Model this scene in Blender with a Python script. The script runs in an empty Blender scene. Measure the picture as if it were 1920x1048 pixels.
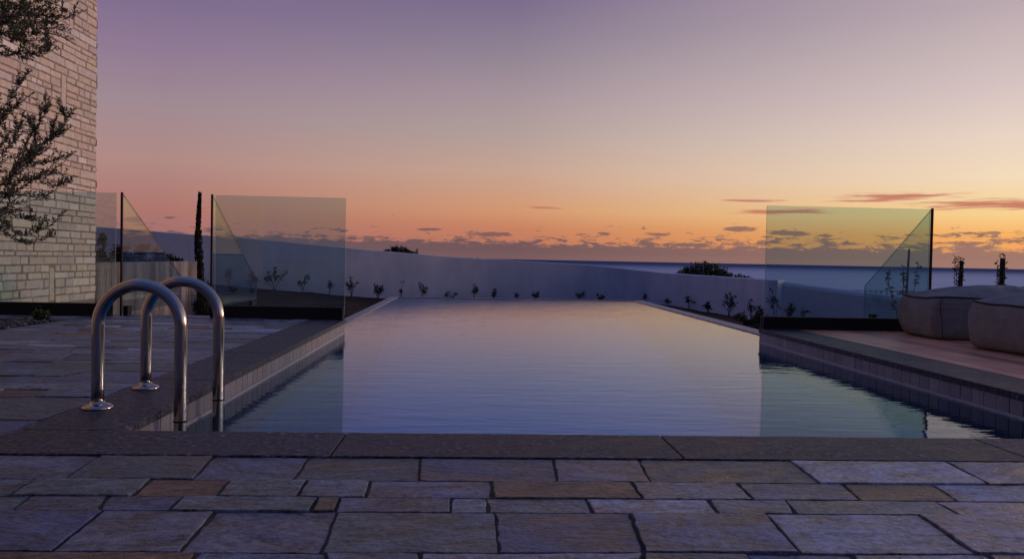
import bpy, math, random
from mathutils import Vector, Matrix, noise as mnoise

R = math.radians
S = bpy.context.scene
COL = S.collection

# ------------------------------------------------------------------ helpers
def lin(c):
    c = c / 255.0
    return c / 12.92 if c <= 0.04045 else ((c + 0.055) / 1.055) ** 2.4

def rgb(r, g, b):
    return (lin(r), lin(g), lin(b), 1.0)

def tag(o, label=None, cat=None, group=None, kind=None):
    if label: o['label'] = label
    if cat: o['category'] = cat
    if group: o['group'] = group
    if kind: o['kind'] = kind
    return o

def empty(name, loc=(0, 0, 0), rz=0.0):
    o = bpy.data.objects.new(name, None)
    o.empty_display_size = 0.1
    o.location = loc
    o.rotation_euler = (0, 0, rz)
    COL.objects.link(o)
    return o

class MB:
    """collects vertices and faces, links them as one mesh object"""
    def __init__(self):
        self.v, self.f, self.m, self.c = [], [], [], []

    def add(self, verts, faces, col=None, mat=0):
        b = len(self.v)
        self.v.extend([tuple(p) for p in verts])
        for f in faces:
            self.f.append([i + b for i in f])
            self.m.append(mat)
            self.c.append(col or (1, 1, 1, 1))

    def box(self, x0, x1, y0, y1, z0, z1, col=None, mat=0, ch=0.0):
        if ch <= 0:
            v = [(x0, y0, z0), (x1, y0, z0), (x1, y1, z0), (x0, y1, z0), (x0, y0, z1), (x1, y0, z1), (x1, y1, z1), (x0, y1, z1)]
            f = [(3, 2, 1, 0), (4, 5, 6, 7), (0, 1, 5, 4), (1, 2, 6, 5), (2, 3, 7, 6), (3, 0, 4, 7)]
            self.add(v, f, col, mat)
            return
        lv = [(z0, 0), (z1 - ch, 0), (z1, ch)]
        v = []
        for z, i in lv:
            v += [(x0 + i, y0 + i, z), (x1 - i, y0 + i, z), (x1 - i, y1 - i, z), (x0 + i, y1 - i, z)]
        f = [(3, 2, 1, 0), (8, 9, 10, 11)]
        for k in (0, 4):
            for j in range(4):
                f.append((k + j, k + (j + 1) % 4, k + 4 + (j + 1) % 4, k + 4 + j))
        self.add(v, f, col, mat)

    def slab(self, poly, top, bot, ch, mp, col):
        """a stone: outline poly in (u, v), faces towards +h, mapped by mp(u, v, h)"""
        n = len(poly)
        cx = sum(p[0] for p in poly) / n
        cy = sum(p[1] for p in poly) / n
        def inset(p):
            dx, dy = cx - p[0], cy - p[1]
            L = math.hypot(dx, dy) + 1e-9
            return (p[0] + dx / L * ch * 1.3, p[1] + dy / L * ch * 1.3)
        v = [mp(p[0], p[1], bot) for p in poly] + [mp(p[0], p[1], top - ch) for p in poly] + [mp(*inset(p), top) for p in poly]
        f = [tuple(range(2 * n, 3 * n))]
        for k in (0, n):
            for j in range(n):
                f.append((k + j, k + (j + 1) % n, k + n + (j + 1) % n, k + n + j))
        self.add(v, f, col)

    def tube(self, pts, rad, seg=12, cap=True, col=None, mat=0):
        pts = [Vector(p) for p in pts]
        n = len(pts)
        rads = rad if isinstance(rad, (list, tuple)) else [rad] * n
        v, f = [], []
        t0 = (pts[1] - pts[0]).normalized()
        ref = Vector((0, 0, 1)) if abs(t0.z) < 0.9 else Vector((0, 1, 0))
        nrm = t0.cross(ref).normalized()
        for i, p in enumerate(pts):
            if i == 0: t = pts[1] - pts[0]
            elif i == n - 1: t = pts[-1] - pts[-2]
            else: t = pts[i + 1] - pts[i - 1]
            t.normalize()
            nrm = (nrm - t * nrm.dot(t)).normalized()
            bn = t.cross(nrm)
            for k in range(seg):
                a = 2 * math.pi * k / seg
                v.append(p + (nrm * math.cos(a) + bn * math.sin(a)) * rads[i])
        for i in range(n - 1):
            for k in range(seg):
                f.append((i * seg + k, i * seg + (k + 1) % seg, (i + 1) * seg + (k + 1) % seg, (i + 1) * seg + k))
        if cap:
            f.append(tuple(reversed(range(seg))))
            f.append(tuple(range((n - 1) * seg, n * seg)))
        self.add(v, f, col, mat)

    def lathe(self, prof, c=(0, 0, 0), seg=32, col=None, mat=0):
        v, f = [], []
        for r, z in prof:
            for k in range(seg):
                a = 2 * math.pi * k / seg
                v.append((c[0] + r * math.cos(a), c[1] + r * math.sin(a), c[2] + z))
        for i in range(len(prof) - 1):
            for k in range(seg):
                f.append((i * seg + k, i * seg + (k + 1) % seg, (i + 1) * seg + (k + 1) % seg, (i + 1) * seg + k))
        f.append(tuple(range((len(prof) - 1) * seg, len(prof) * seg)))
        self.add(v, f, col, mat)

    def leaf(self, p, d, L, W, col, rnd, mat=0):
        d = d.normalized()
        s = d.cross(Vector((rnd.uniform(-1, 1), rnd.uniform(-1, 1), rnd.uniform(-.4, 1))))
        if s.length < 1e-4: s = Vector((1, 0, 0))
        s.normalize()
        up = s.cross(d) * W * 0.25
        q = [p, p + d * L * 0.45 + s * W * 0.5 + up, p + d * L, p + d * L * 0.45 - s * W * 0.5 + up]
        self.add(q, [(0, 1, 2), (0, 2, 3)], col, mat)

    def build(self, name, mats, parent=None, smooth=False, loc=None):
        me = bpy.data.meshes.new(name)
        me.from_pydata(self.v, [], self.f)
        mats = mats if isinstance(mats, (list, tuple)) else [mats]
        for m in mats: me.materials.append(m)
        me.polygons.foreach_set('material_index', self.m)
        ca = me.color_attributes.new(name='tint', type='FLOAT_COLOR', domain='CORNER')
        buf = []
        for p, c in zip(me.polygons, self.c):
            buf += list(c) * p.loop_total
        ca.data.foreach_set('color', buf)
        if smooth:
            me.polygons.foreach_set('use_smooth', [True] * len(me.polygons))
        me.validate()
        o = bpy.data.objects.new(name, me)
        COL.objects.link(o)
        if loc: o.location = loc
        if parent: o.parent = parent
        return o

# ------------------------------------------------------------------ node helpers
class NT:
    def __init__(self, tree):
        self.t = tree
        tree.nodes.clear()

    def n(self, typ, **kw):
        nd = self.t.nodes.new(typ)
        for k, v in kw.items(): setattr(nd, k, v)
        return nd

    def put(self, sock, val):
        if isinstance(val, bpy.types.NodeSocket): self.t.links.new(val, sock)
        elif val is not None: sock.default_value = val

    def m(self, op, a, b=None, c=None, clamp=False):
        nd = self.n('ShaderNodeMath', operation=op, use_clamp=clamp)
        self.put(nd.inputs[0], a)
        if b is not None: self.put(nd.inputs[1], b)
        if c is not None: self.put(nd.inputs[2], c)
        return nd.outputs[0]

    def mr(self, x, a, b, c=0.0, d=1.0, smooth=True):
        nd = self.n('ShaderNodeMapRange', interpolation_type='SMOOTHSTEP' if smooth else 'LINEAR', clamp=True)
        self.put(nd.inputs['Value'], x)
        self.put(nd.inputs['From Min'], a); self.put(nd.inputs['From Max'], b)
        self.put(nd.inputs['To Min'], c); self.put(nd.inputs['To Max'], d)
        return nd.outputs['Result']

    def mix(self, f, a, b, blend='MIX'):
        nd = self.n('ShaderNodeMix', data_type='RGBA', blend_type=blend)
        self.put(nd.inputs[0], f); self.put(nd.inputs[6], a); self.put(nd.inputs[7], b)
        return nd.outputs[2]

    def ramp(self, fac, stops, interp='LINEAR'):
        nd = self.n('ShaderNodeValToRGB')
        cr = nd.color_ramp
        cr.interpolation = interp
        while len(cr.elements) > 1: cr.elements.remove(cr.elements[-1])
        for i, (p, c) in enumerate(stops):
            e = cr.elements[0] if i == 0 else cr.elements.new(p)
            e.position = p
            e.color = c if len(c) == 4 else (*c, 1)
        self.put(nd.inputs[0], fac)
        return nd.outputs[0]

    def xyz(self, x, y, z):
        nd = self.n('ShaderNodeCombineXYZ')
        self.put(nd.inputs[0], x); self.put(nd.inputs[1], y); self.put(nd.inputs[2], z)
        return nd.outputs[0]

    def noise(self, vec, scale=1.0, detail=4.0, rough=0.55, dist=0.0):
        nd = self.n('ShaderNodeTexNoise')
        self.put(nd.inputs['Vector'], vec)
        nd.inputs['Scale'].default_value = scale
        nd.inputs['Detail'].default_value = detail
        nd.inputs['Roughness'].default_value = rough
        nd.inputs['Distortion'].default_value = dist
        return nd.outputs[0]

    def mapping(self, vec, scale=(1, 1, 1), loc=(0, 0, 0), rot=(0, 0, 0)):
        nd = self.n('ShaderNodeMapping')
        self.put(nd.inputs[0], vec)
        nd.inputs['Location'].default_value = loc
        nd.inputs['Rotation'].default_value = rot
        nd.inputs['Scale'].default_value = scale
        return nd.outputs[0]

    def bump(self, h, strength, dist):
        nd = self.n('ShaderNodeBump')
        nd.inputs['Strength'].default_value = strength
        nd.inputs['Distance'].default_value = dist
        self.put(nd.inputs['Height'], h)
        return nd.outputs[0]

def material(name):
    m = bpy.data.materials.new(name)
    m.use_nodes = True
    nt = NT(m.node_tree)
    nt.out = nt.n('ShaderNodeOutputMaterial')
    nt.pos = nt.n('ShaderNodeTexCoord').outputs['Object']
    return m, nt

def principled(nt, col, rough=0.6, metal=0.0, normal=None, spec=0.5):
    p = nt.n('ShaderNodeBsdfPrincipled')
    nt.put(p.inputs['Base Color'], col)
    nt.put(p.inputs['Roughness'], rough)
    nt.put(p.inputs['Metallic'], metal)
    nt.put(p.inputs['Specular IOR Level'], spec)
    if normal is not None: nt.put(p.inputs['Normal'], normal)
    nt.t.links.new(p.outputs[0], nt.out.inputs[0])
    return p

def attr(nt, name='tint'):
    a = nt.n('ShaderNodeAttribute')
    a.attribute_name = name
    return a

def simple(name, c1, c2, scale, rough=0.7, bs=0.2, bd=0.01, stretch=(1, 1, 1), metal=0.0, spec=0.5, detail=5):
    m, nt = material(name)
    v = nt.mapping(nt.pos, stretch)
    a = nt.noise(v, scale, detail, 0.6)
    b = nt.noise(v, scale * 6, 4, 0.6)
    f = nt.m('ADD', nt.m('MULTIPLY', a, 0.65), nt.m('MULTIPLY', b, 0.35))
    f = nt.mr(f, 0.3, 0.7)
    col = nt.mix(f, (*c1, 1), (*c2, 1))
    principled(nt, col, rough, metal, nt.bump(f, bs, bd), spec)
    return m

# ------------------------------------------------------------------ materials
def mat_flag():
    m, nt = material('flagstone')
    at = attr(nt)
    sep = nt.n('ShaderNodeSeparateColor')
    nt.t.links.new(at.outputs['Color'], sep.inputs[0])
    al = at.outputs['Alpha']                                    # per-stone random number
    rotn = nt.n('ShaderNodeVectorRotate', rotation_type='Z_AXIS')
    nt.put(rotn.inputs['Vector'], nt.pos)
    nt.put(rotn.inputs['Angle'], nt.m('MULTIPLY', nt.m('SUBTRACT', al, 0.5), 0.9))
    off = nt.n('ShaderNodeVectorMath', operation='ADD')
    nt.put(off.inputs[0], rotn.outputs[0])
    nt.put(off.inputs[1], nt.xyz(nt.m('MULTIPLY', al, 37.0), nt.m('MULTIPLY', al, 91.0), 0.0))
    v = off.outputs[0]
    layer = nt.noise(nt.mapping(v, (7, 17, 1)), 1.0, 8, 0.72, 0.35)     # cleft layers, lightly directional
    cloud = nt.noise(v, 6.5, 6, 0.68, 0.3)
    grain = nt.noise(v, 48.0, 5, 0.75)
    shade = nt.m('ADD', nt.m('ADD', nt.m('MULTIPLY', layer, 0.8), nt.m('MULTIPLY', cloud, 0.7)), nt.m('MULTIPLY', grain, 0.75))
    shade = nt.mr(shade, 0.95, 1.31, 0.20, 1.80, False)
    col = nt.mix(1.0, at.outputs['Color'], nt.xyz(shade, shade, shade), 'MULTIPLY')
    # bluish and brownish patches inside a stone
    hue = nt.noise(v, 4.0, 4, 0.6)
    col = nt.mix(nt.mr(hue, .54, .68, 0, .5), col, nt.mix(1.0, col, (1.12, 1.0, .88, 1), 'MULTIPLY'))
    col = nt.mix(nt.mr(hue, .48, .36, 0, .6), col, nt.mix(1.0, col, (.78, .99, 1.25, 1), 'MULTIPLY'))
    # pale veins, scuffs and rust
    vein = nt.noise(nt.mapping(v, (2.2, 3.4, 1), rot=(0, 0, 0.7)), 1.0, 4, 0.55, 1.2)
    vein = nt.m('SUBTRACT', 1.0, nt.mr(nt.m('ABSOLUTE', nt.m('SUBTRACT', vein, 0.5)), 0.0, 0.007), clamp=True)
    veinmask = nt.mr(nt.noise(v, 2.0, 2), 0.58, 0.68)
    col = nt.mix(nt.m('MULTIPLY', nt.m('MULTIPLY', vein, veinmask), 0.5), col, (0.34, 0.33, 0.36, 1))
    scuff = nt.mr(nt.noise(nt.mapping(v, (9, 30, 1), rot=(0, 0, .3)), 1.0, 6, 0.75), 0.64, 0.74)
    col = nt.mix(nt.m('MULTIPLY', scuff, 0.40), col, (0.36, 0.35, 0.40, 1))
    rust = nt.mr(nt.noise(v, 3.6, 6, 0.7, 0.5), 0.64, 0.76)
    col = nt.mix(nt.m('MULTIPLY', rust, 0.55), col, nt.mix(grain, (0.07, 0.035, 0.022, 1), (0.26, 0.13, 0.075, 1)))
    hgt = nt.m('ADD', nt.m('MULTIPLY', layer, 1.0), nt.m('ADD', nt.m('MULTIPLY', cloud, 0.8), nt.m('MULTIPLY', grain, 0.35)))
    principled(nt, col, nt.mr(cloud, 0.3, 0.7, 0.30, 0.55), 0, nt.bump(hgt, 1.0, 0.024), 0.4)
    return m

def mat_tint(name, rough=0.8, amt=0.35, scale=18, bs=0.4, bd=0.006):
    """material whose colour is the piece's own tint with fine mottling"""
    m, nt = material(name)
    at = attr(nt)
    a = nt.noise(nt.pos, scale, 6, 0.65)
    b = nt.noise(nt.pos, scale * 7, 3, 0.6)
    f = nt.mr(nt.m('ADD', nt.m('MULTIPLY', a, 0.7), nt.m('MULTIPLY', b, 0.3)), 0.3, 0.7, 1 - amt, 1 + amt, False)
    col = nt.mix(1.0, at.outputs['Color'], nt.xyz(f, f, f), 'MULTIPLY')
    principled(nt, col, rough, 0, nt.bump(nt.m('ADD', a, nt.m('MULTIPLY', b, 0.5)), bs, bd), 0.35)
    return m

def mat_granite():
    m, nt = material('coping_granite')
    at = attr(nt)
    sp = nt.noise(nt.pos, 42.0, 4, 0.8)
    cl = nt.noise(nt.mapping(nt.pos, (2.0, 4.0, 1)), 3.0, 7, 0.72, 0.5)
    f = nt.m('ADD', nt.m('MULTIPLY', sp, 0.65), nt.m('MULTIPLY', cl, 0.35))
    col = nt.ramp(nt.mr(f, 0.40, 0.64, 0, 1, False), [(0.0, (.006, .006, .010)), (0.38, (.024, .026, .036)), (0.7, (.075, .078, .10)), (1.0, (.24, .245, .28))])
    scr = nt.mr(nt.noise(nt.mapping(nt.pos, (14, 5, 1), rot=(0, 0, .6)), 1.0, 6, .75), .60, .72)
    col = nt.mix(nt.m('MULTIPLY', scr, .30), col, (.22, .22, .25, 1))
    col = nt.mix(1.0, col, at.outputs['Color'], 'MULTIPLY')
    principled(nt, col, nt.mr(cl, 0.3, 0.7, 0.42, 0.6), 0, nt.bump(nt.m('ADD', sp, cl), 0.5, 0.006), 0.22)
    return m

def mat_steel():
    m, nt = material('brushed_steel')
    a = nt.noise(nt.mapping(nt.pos, (60, 60, 3)), 1.0, 3, 0.6)
    b = nt.noise(nt.pos, 9.0, 3, 0.6)
    principled(nt, (0.44, 0.41, 0.39, 1), nt.mr(nt.m('ADD', nt.m('MULTIPLY', a, .5), nt.m('MULTIPLY', b, .5)), 0.3, 0.7, 0.06, 0.15), 1.0, nt.bump(a, 0.02, 0.001))
    return m

def mat_glass():
    m, nt = material('tinted_glass')
    tr = nt.n('ShaderNodeBsdfTransparent')
    nt.put(tr.inputs[0], (0.775, 0.878, 0.888, 1))
    gl = nt.n('ShaderNodeBsdfGlossy')
    gl.inputs['Roughness'].default_value = 0.0
    nt.put(gl.inputs[0], (0.95, 0.98, 0.96, 1))
    fr = nt.n('ShaderNodeFresnel')
    # the pane is a slab: inside faces see the same outside index, so the incidence is folded to the front side
    fr.inputs['IOR'].default_value = 1.5
    geo = nt.n('ShaderNodeNewGeometry')
    bf = geo.outputs['Backfacing']
    ior = nt.m('ADD', nt.m('MULTIPLY', bf, 1 / 1.5 - 1.5), 1.5)
    # a back face seen from inside: the fresnel node inverts the index itself, so feed it inverted to stay at 1.5
    lw = nt.n('ShaderNodeFresnel')
    nt.put(lw.inputs['IOR'], ior)
    mx = nt.n('ShaderNodeMixShader')
    nt.put(mx.inputs[0], lw.outputs[0])
    nt.t.links.new(tr.outputs[0], mx.inputs[1])
    nt.t.links.new(gl.outputs[0], mx.inputs[2])
    nt.t.links.new(mx.outputs[0], nt.out.inputs[0])
    return m

def mat_glass_edge():
    m, nt = material('glass_edge')
    tr = nt.n('ShaderNodeBsdfTransparent'); nt.put(tr.inputs[0], (0.5, 0.72, 0.62, 1))
    p = nt.n('ShaderNodeBsdfPrincipled')
    nt.put(p.inputs['Base Color'], (0.55, 0.68, 0.64, 1)); nt.put(p.inputs['Roughness'], 0.15)
    mx = nt.n('ShaderNodeMixShader'); mx.inputs[0].default_value = 0.55
    nt.t.links.new(tr.outputs[0], mx.inputs[1]); nt.t.links.new(p.outputs[0], mx.inputs[2])
    nt.t.links.new(mx.outputs[0], nt.out.inputs[0])
    return m

def mat_water():
    m, nt = material('pool_water_surface')
    v1 = nt.mapping(nt.pos, (2.4, 9.0, 1), rot=(0, 0, 0.10))
    v2 = nt.mapping(nt.pos, (7.5, 24.0, 1), rot=(0, 0, -0.2))
    h = nt.m('ADD', nt.noise(v1, 1.0, 2, 0.5, 0.3), nt.m('MULTIPLY', nt.noise(v2, 1.0, 2, 0.5, 0.3), 0.35))
    bn = nt.bump(h, 0.36, 0.005)
    tr = nt.n('ShaderNodeBsdfTransparent'); nt.put(tr.inputs[0], (0.20, 0.84, 0.99, 1))
    gl = nt.n('ShaderNodeBsdfGlossy'); gl.inputs['Roughness'].default_value = 0.012
    nt.put(gl.inputs['Color'], (.82, .92, 1, 1)); nt.put(gl.inputs['Normal'], bn)
    fr = nt.n('ShaderNodeFresnel'); fr.inputs['IOR'].default_value = 1.17
    nt.put(fr.inputs['Normal'], bn)
    mx = nt.n('ShaderNodeMixShader')
    nt.put(mx.inputs[0], fr.outputs[0])
    nt.t.links.new(tr.outputs[0], mx.inputs[1]); nt.t.links.new(gl.outputs[0], mx.inputs[2])
    nt.t.links.new(mx.outputs[0], nt.out.inputs[0])
    return m

def mat_sea():
    m, nt = material('open_sea')
    v = nt.mapping(nt.pos, (0.0022, 0.013, 1))
    a = nt.noise(v, 1.0, 6, 0.65, 0.3)
    v2 = nt.mapping(nt.pos, (0.10, 0.22, 1))
    b = nt.noise(v2, 1.0, 4, 0.6)
    sp = nt.n('ShaderNodeSeparateXYZ'); nt.put(sp.inputs[0], nt.pos)
    far = nt.mr(nt.m('ADD', nt.m('LOGARITHM', nt.m('MAXIMUM', sp.outputs[1], 10.0), 10.0), nt.m('MULTIPLY', nt.m('SUBTRACT', a, .5), .35)), 3.15, 4.05)   # sky reflection fading with distance, painted into colour and gloss
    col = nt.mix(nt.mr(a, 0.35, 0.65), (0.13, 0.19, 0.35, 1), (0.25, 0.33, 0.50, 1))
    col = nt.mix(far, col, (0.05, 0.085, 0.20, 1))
    bn = nt.bump(nt.m('ADD', a, nt.m('MULTIPLY', b, 0.6)), 1.0, 1.6)
    df = nt.n('ShaderNodeBsdfDiffuse'); nt.put(df.inputs[0], col); nt.put(df.inputs['Normal'], bn)
    gl = nt.n('ShaderNodeBsdfGlossy'); nt.put(gl.inputs[0], (.62, .72, .96, 1)); gl.inputs['Roughness'].default_value = .42; nt.put(gl.inputs['Normal'], bn)
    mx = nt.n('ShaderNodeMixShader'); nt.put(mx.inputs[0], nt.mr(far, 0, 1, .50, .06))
    nt.t.links.new(df.outputs[0], mx.inputs[1]); nt.t.links.new(gl.outputs[0], mx.inputs[2])
    nt.t.links.new(mx.outputs[0], nt.out.inputs[0])
    return m

def mat_stucco():
    m, nt = material('white_stucco')
    a = nt.noise(nt.pos, 1.1, 4, 0.55)
    b = nt.noise(nt.mapping(nt.pos, (2.5, 2.5, 0.5)), 1.0, 5, 0.6)
    c = nt.noise(nt.pos, 90, 3, 0.6)
    f = nt.mr(nt.m('ADD', nt.m('MULTIPLY', a, 0.55), nt.m('MULTIPLY', b, 0.45)), 0.3, 0.7)
    col = nt.mix(f, (0.66, 0.67, 0.72, 1), (0.82, 0.83, 0.88, 1))
    dirt = nt.mr(nt.noise(nt.mapping(nt.pos, (5, 5, .35)), 1.0, 6, .7), .58, .75)
    col = nt.mix(nt.m('MULTIPLY', dirt, .30), col, (.36, .34, .35, 1))
    principled(nt, col, 0.85, 0, nt.bump(nt.m('ADD', c, nt.m('MULTIPLY', a, 2)), 0.15, 0.006), 0.2)
    return m

def mat_concrete():
    m, nt = material('board_marked_concrete')
    st = nt.noise(nt.mapping(nt.pos, (9, 9, 0.5)), 1.0, 4, 0.7)
    fine = nt.noise(nt.pos, 40, 4, 0.6)
    f = nt.mr(nt.m('ADD', nt.m('MULTIPLY', st, 0.8), nt.m('MULTIPLY', fine, 0.2)), 0.33, 0.68)
    col = nt.mix(f, (0.19, 0.165, 0.15, 1), (0.52, 0.46, 0.43, 1))
    principled(nt, col, 0.9, 0, nt.bump(f, 0.6, 0.015), 0.2)
    return m

def mat_wood():
    m, nt = material('deck_wood')
    at = attr(nt)
    g = nt.noise(nt.mapping(nt.pos, (55, 1.6, 1)), 1.0, 5, 0.65, 0.8)
    b = nt.noise(nt.pos, 2.2, 3, 0.5)
    f = nt.mr(nt.m('ADD', nt.m('MULTIPLY', g, .7), nt.m('MULTIPLY', b, .4)), 0.35, 0.8, 0.55, 1.4, False)
    col = nt.mix(1.0, at.outputs['Color'], nt.xyz(f, f, f), 'MULTIPLY')
    principled(nt, col, 0.42, 0, nt.bump(g, 0.3, 0.003), 0.5)
    return m

def mat_fabric(name, c):
    m, nt = material(name)
    w1 = nt.n('ShaderNodeTexWave', wave_type='BANDS', bands_direction='X'); w1.inputs['Scale'].default_value = 160
    w2 = nt.n('ShaderNodeTexWave', wave_type='BANDS', bands_direction='Z'); w2.inputs['Scale'].default_value = 160
    nt.put(w1.inputs[0], nt.pos); nt.put(w2.inputs[0], nt.pos)
    big = nt.noise(nt.pos, 7.0, 5, 0.6, 0.5)
    crs = nt.noise(nt.mapping(nt.pos, (3, 3, 9), rot=(0.5, 0.3, 0)), 1.0, 4, 0.6, 1.2)
    f = nt.mr(big, 0.3, 0.7, 0.86, 1.14, False)
    col = nt.mix(1.0, (*c, 1), nt.xyz(f, f, f), 'MULTIPLY')
    h = nt.m('ADD', nt.m('MULTIPLY', nt.m('ADD', w1.outputs[1], w2.outputs[1]), 0.02), nt.m('MULTIPLY', crs, 1.0))
    principled(nt, col, 0.9, 0, nt.bump(h, 0.55, 0.04), 0.2)
    return m

def mat_leaf(name):
    m, nt = material(name)
    at = attr(nt)
    p = nt.n('ShaderNodeBsdfPrincipled')
    nt.put(p.inputs['Base Color'], at.outputs['Color'])
    nt.put(p.inputs['Roughness'], 0.5)
    nt.put(p.inputs['Specular IOR Level'], 0.35)
    tl = nt.n('ShaderNodeBsdfTranslucent'); nt.put(tl.inputs[0], at.outputs['Color'])
    mx = nt.n('ShaderNodeMixShader'); mx.inputs[0].default_value = 0.2
    nt.t.links.new(p.outputs[0], mx.inputs[1]); nt.t.links.new(tl.outputs[0], mx.inputs[2])
    nt.t.links.new(mx.outputs[0], nt.out.inputs[0])
    return m

def mat_soil():
    m, nt = material('garden_soil')
    a = nt.noise(nt.pos, 1.3, 5, 0.6)
    b = nt.noise(nt.pos, 14, 6, 0.7)
    c = nt.noise(nt.pos, 70, 3, 0.7)
    f = nt.mr(nt.m('ADD', nt.m('MULTIPLY', a, .5), nt.m('MULTIPLY', b, .5)), 0.32, 0.68)
    col = nt.mix(f, (0.030, 0.018, 0.013, 1), (0.115, 0.064, 0.042, 1))
    principled(nt, col, 0.95, 0, nt.bump(nt.m('ADD', b, nt.m('MULTIPLY', c, .4)), 0.9, 0.06), 0.15)
    return m

M = dict(
    flag=mat_flag(), stone=mat_tint('wall_stone', 0.85, 0.22, 14, 0.55, 0.012), tile=mat_tint('pool_tile', 0.4, 0.25, 25, 0.15, 0.003),
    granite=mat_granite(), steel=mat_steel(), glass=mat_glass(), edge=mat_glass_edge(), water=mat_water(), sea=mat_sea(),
    stucco=mat_stucco(), concrete=mat_concrete(), wood=mat_wood(), leaf=mat_leaf('leaf'), soil=mat_soil(),
    mortar=simple('joint_mortar', (.040, .030, .024), (.105, .080, .062), 9, 0.95, 0.6, 0.02),
    wallmortar=simple('wall_mortar', (.24, .185, .15), (.38, .30, .25), 12, 0.95, 0.6, 0.02),
    black=simple('black_channel', (.010, .009, .010), (.017, .015, .017), 20, 0.55, 0.1, 0.002, spec=0.2),
    bark=simple('bark', (.045, .035, .028), (.13, .11, .09), 30, 0.95, 0.8, 0.02, (1, 1, .3)),
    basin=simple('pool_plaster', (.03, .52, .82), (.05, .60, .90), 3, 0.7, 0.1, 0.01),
    basin_side=simple('darkened_side_plaster', (.02, .27, .38), (.03, .33, .45), 3, 0.7, 0.1, 0.01),  # plaster darkened at the sides to imitate dark wall reflections in the water
    pebble=mat_tint('pebble', 0.6, 0.3, 40, 0.3, 0.004),
    pouf=mat_fabric('pouf_fabric', (.27, .27, .265)), piping=mat_fabric('piping_fabric', (.05, .045, .05)),
    hill=simple('scrub_land', (.035, .042, .02), (.11, .09, .055), 0.25, 0.95, 0.8, 0.4),
    rail=simple('white_paint', (.6, .6, .6), (.7, .7, .7), 8, 0.5, 0.05, 0.003),
    stake=simple('stake_wood', (.055, .035, .024), (.12, .08, .055), 22, 0.9, 0.5, 0.01, (1, 1, .15)),
    weir=simple('weir_stone', (.20, .195, .215), (.32, .31, .34), 9, 0.5, 0.2, 0.004),
    band=simple('waterline_glint_paint', (.30, .28, .28), (.42, .40, .40), 14, 0.35, 0.15, 0.003),  # pale colour imitates the bright reflection where water meets wall
)

# ------------------------------------------------------------------ key dimensions (metres, deck level z = 0)
XL, XR = -1.20, 2.70            # raised pool edges left and right
YF = 2.87                       # near edge of the water
YGL, YGR = 8.0, 7.70            # glass lines
WZ = -0.125                     # water level
XLo, XRo = -1.53, 3.07          # outer edges of the coping
FXL, FXR, FY = -1.33, 2.985, 15.2   # far half of the pool

# ------------------------------------------------------------------ patio of flagstones
PAL = {
    'b': (.140, .150, .210), 'n': (.095, .105, .165), 'd': (.090, .102, .112), 'g': (.140, .165, .178), 'G': (.185, .196, .222),
    'l': (.285, .290, .360), 'p': (.160, .150, .182), 'r': (.210, .112, .070), 'R': (.125, .085, .068), 'k': (.275, .250, .285),
}
def stone_tint(k, rnd):
    c = PAL[k]
    f = rnd.uniform(.9, 1.1)
    return (c[0] * f * .95, c[1] * f * 1.10, c[2] * f * 1.25, rnd.random())

def rough_quad(x00, x01, x10, x11, y0, y1, rnd, gap):
    """outline of a stone: x00/x01 = left/right at y0, x10/x11 = left/right at y1, edges uneven"""
    g = [gap * rnd.uniform(.7, 1.5) for _ in range(8)]
    cs = [(x00 + g[0], y0 + g[1]), (x01 - g[2], y0 + g[3]), (x11 - g[4], y1 - g[5]), (x10 + g[6], y1 - g[7])]
    out = []
    for i in range(4):
        a, b = cs[i], cs[(i + 1) % 4]
        L = math.hypot(b[0] - a[0], b[1] - a[1])
        n = max(3, int(L / 0.028))
        ux, uy = (b[0] - a[0]) / L, (b[1] - a[1]) / L
        for k in range(n):
            t = k / n
            j = rnd.gauss(0, .0014)
            s = rnd.gauss(0, .004) if k else 0
            if k == 0:
                j += rnd.uniform(-.006, 0.006)
            out.append((a[0] + (b[0] - a[0]) * t - uy * j + ux * s, a[1] + (b[1] - a[1]) * t + ux * j + uy * s))
    return out

rnd = random.Random(11)
pat = MB()
flat = lambda u, v, h: (u, v, h)
def lay_row(y0, y1, joints, keys, lo_x, hi_x):
    """joints: (x at y1 (far), x at y0 (near)); stones left to right"""
    js = [(lo_x, lo_x)] + joints + [(hi_x, hi_x)]
    for i in range(len(js) - 1):
        (a1, a0), (b1, b0) = js[i], js[i + 1]
        if b0 - a0 < .03: continue
        k = keys[i] if keys and i < len(keys) else rnd.choice('bbnnddggGppplRk' + 'r' * (rnd.random() < .5))
        dz = rnd.uniform(-.003, .003)
        pat.slab(rough_quad(a0, b0, a1, b1, y0, y1, rnd, rnd.uniform(.0032, .0048)), dz, -.03, rnd.uniform(.0012, .002), flat, stone_tint(k, rnd))

def random_joints(x0, x1, h):
    xs, x = [], x0 + rnd.uniform(.1, .3)
    while x < x1 - .15:
        s = rnd.uniform(-.025, .025)
        xs.append((x + s, x - s))
        x += rnd.uniform(.16, .5) * (1.0 if h < .2 else 1.25)
    return xs

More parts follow.
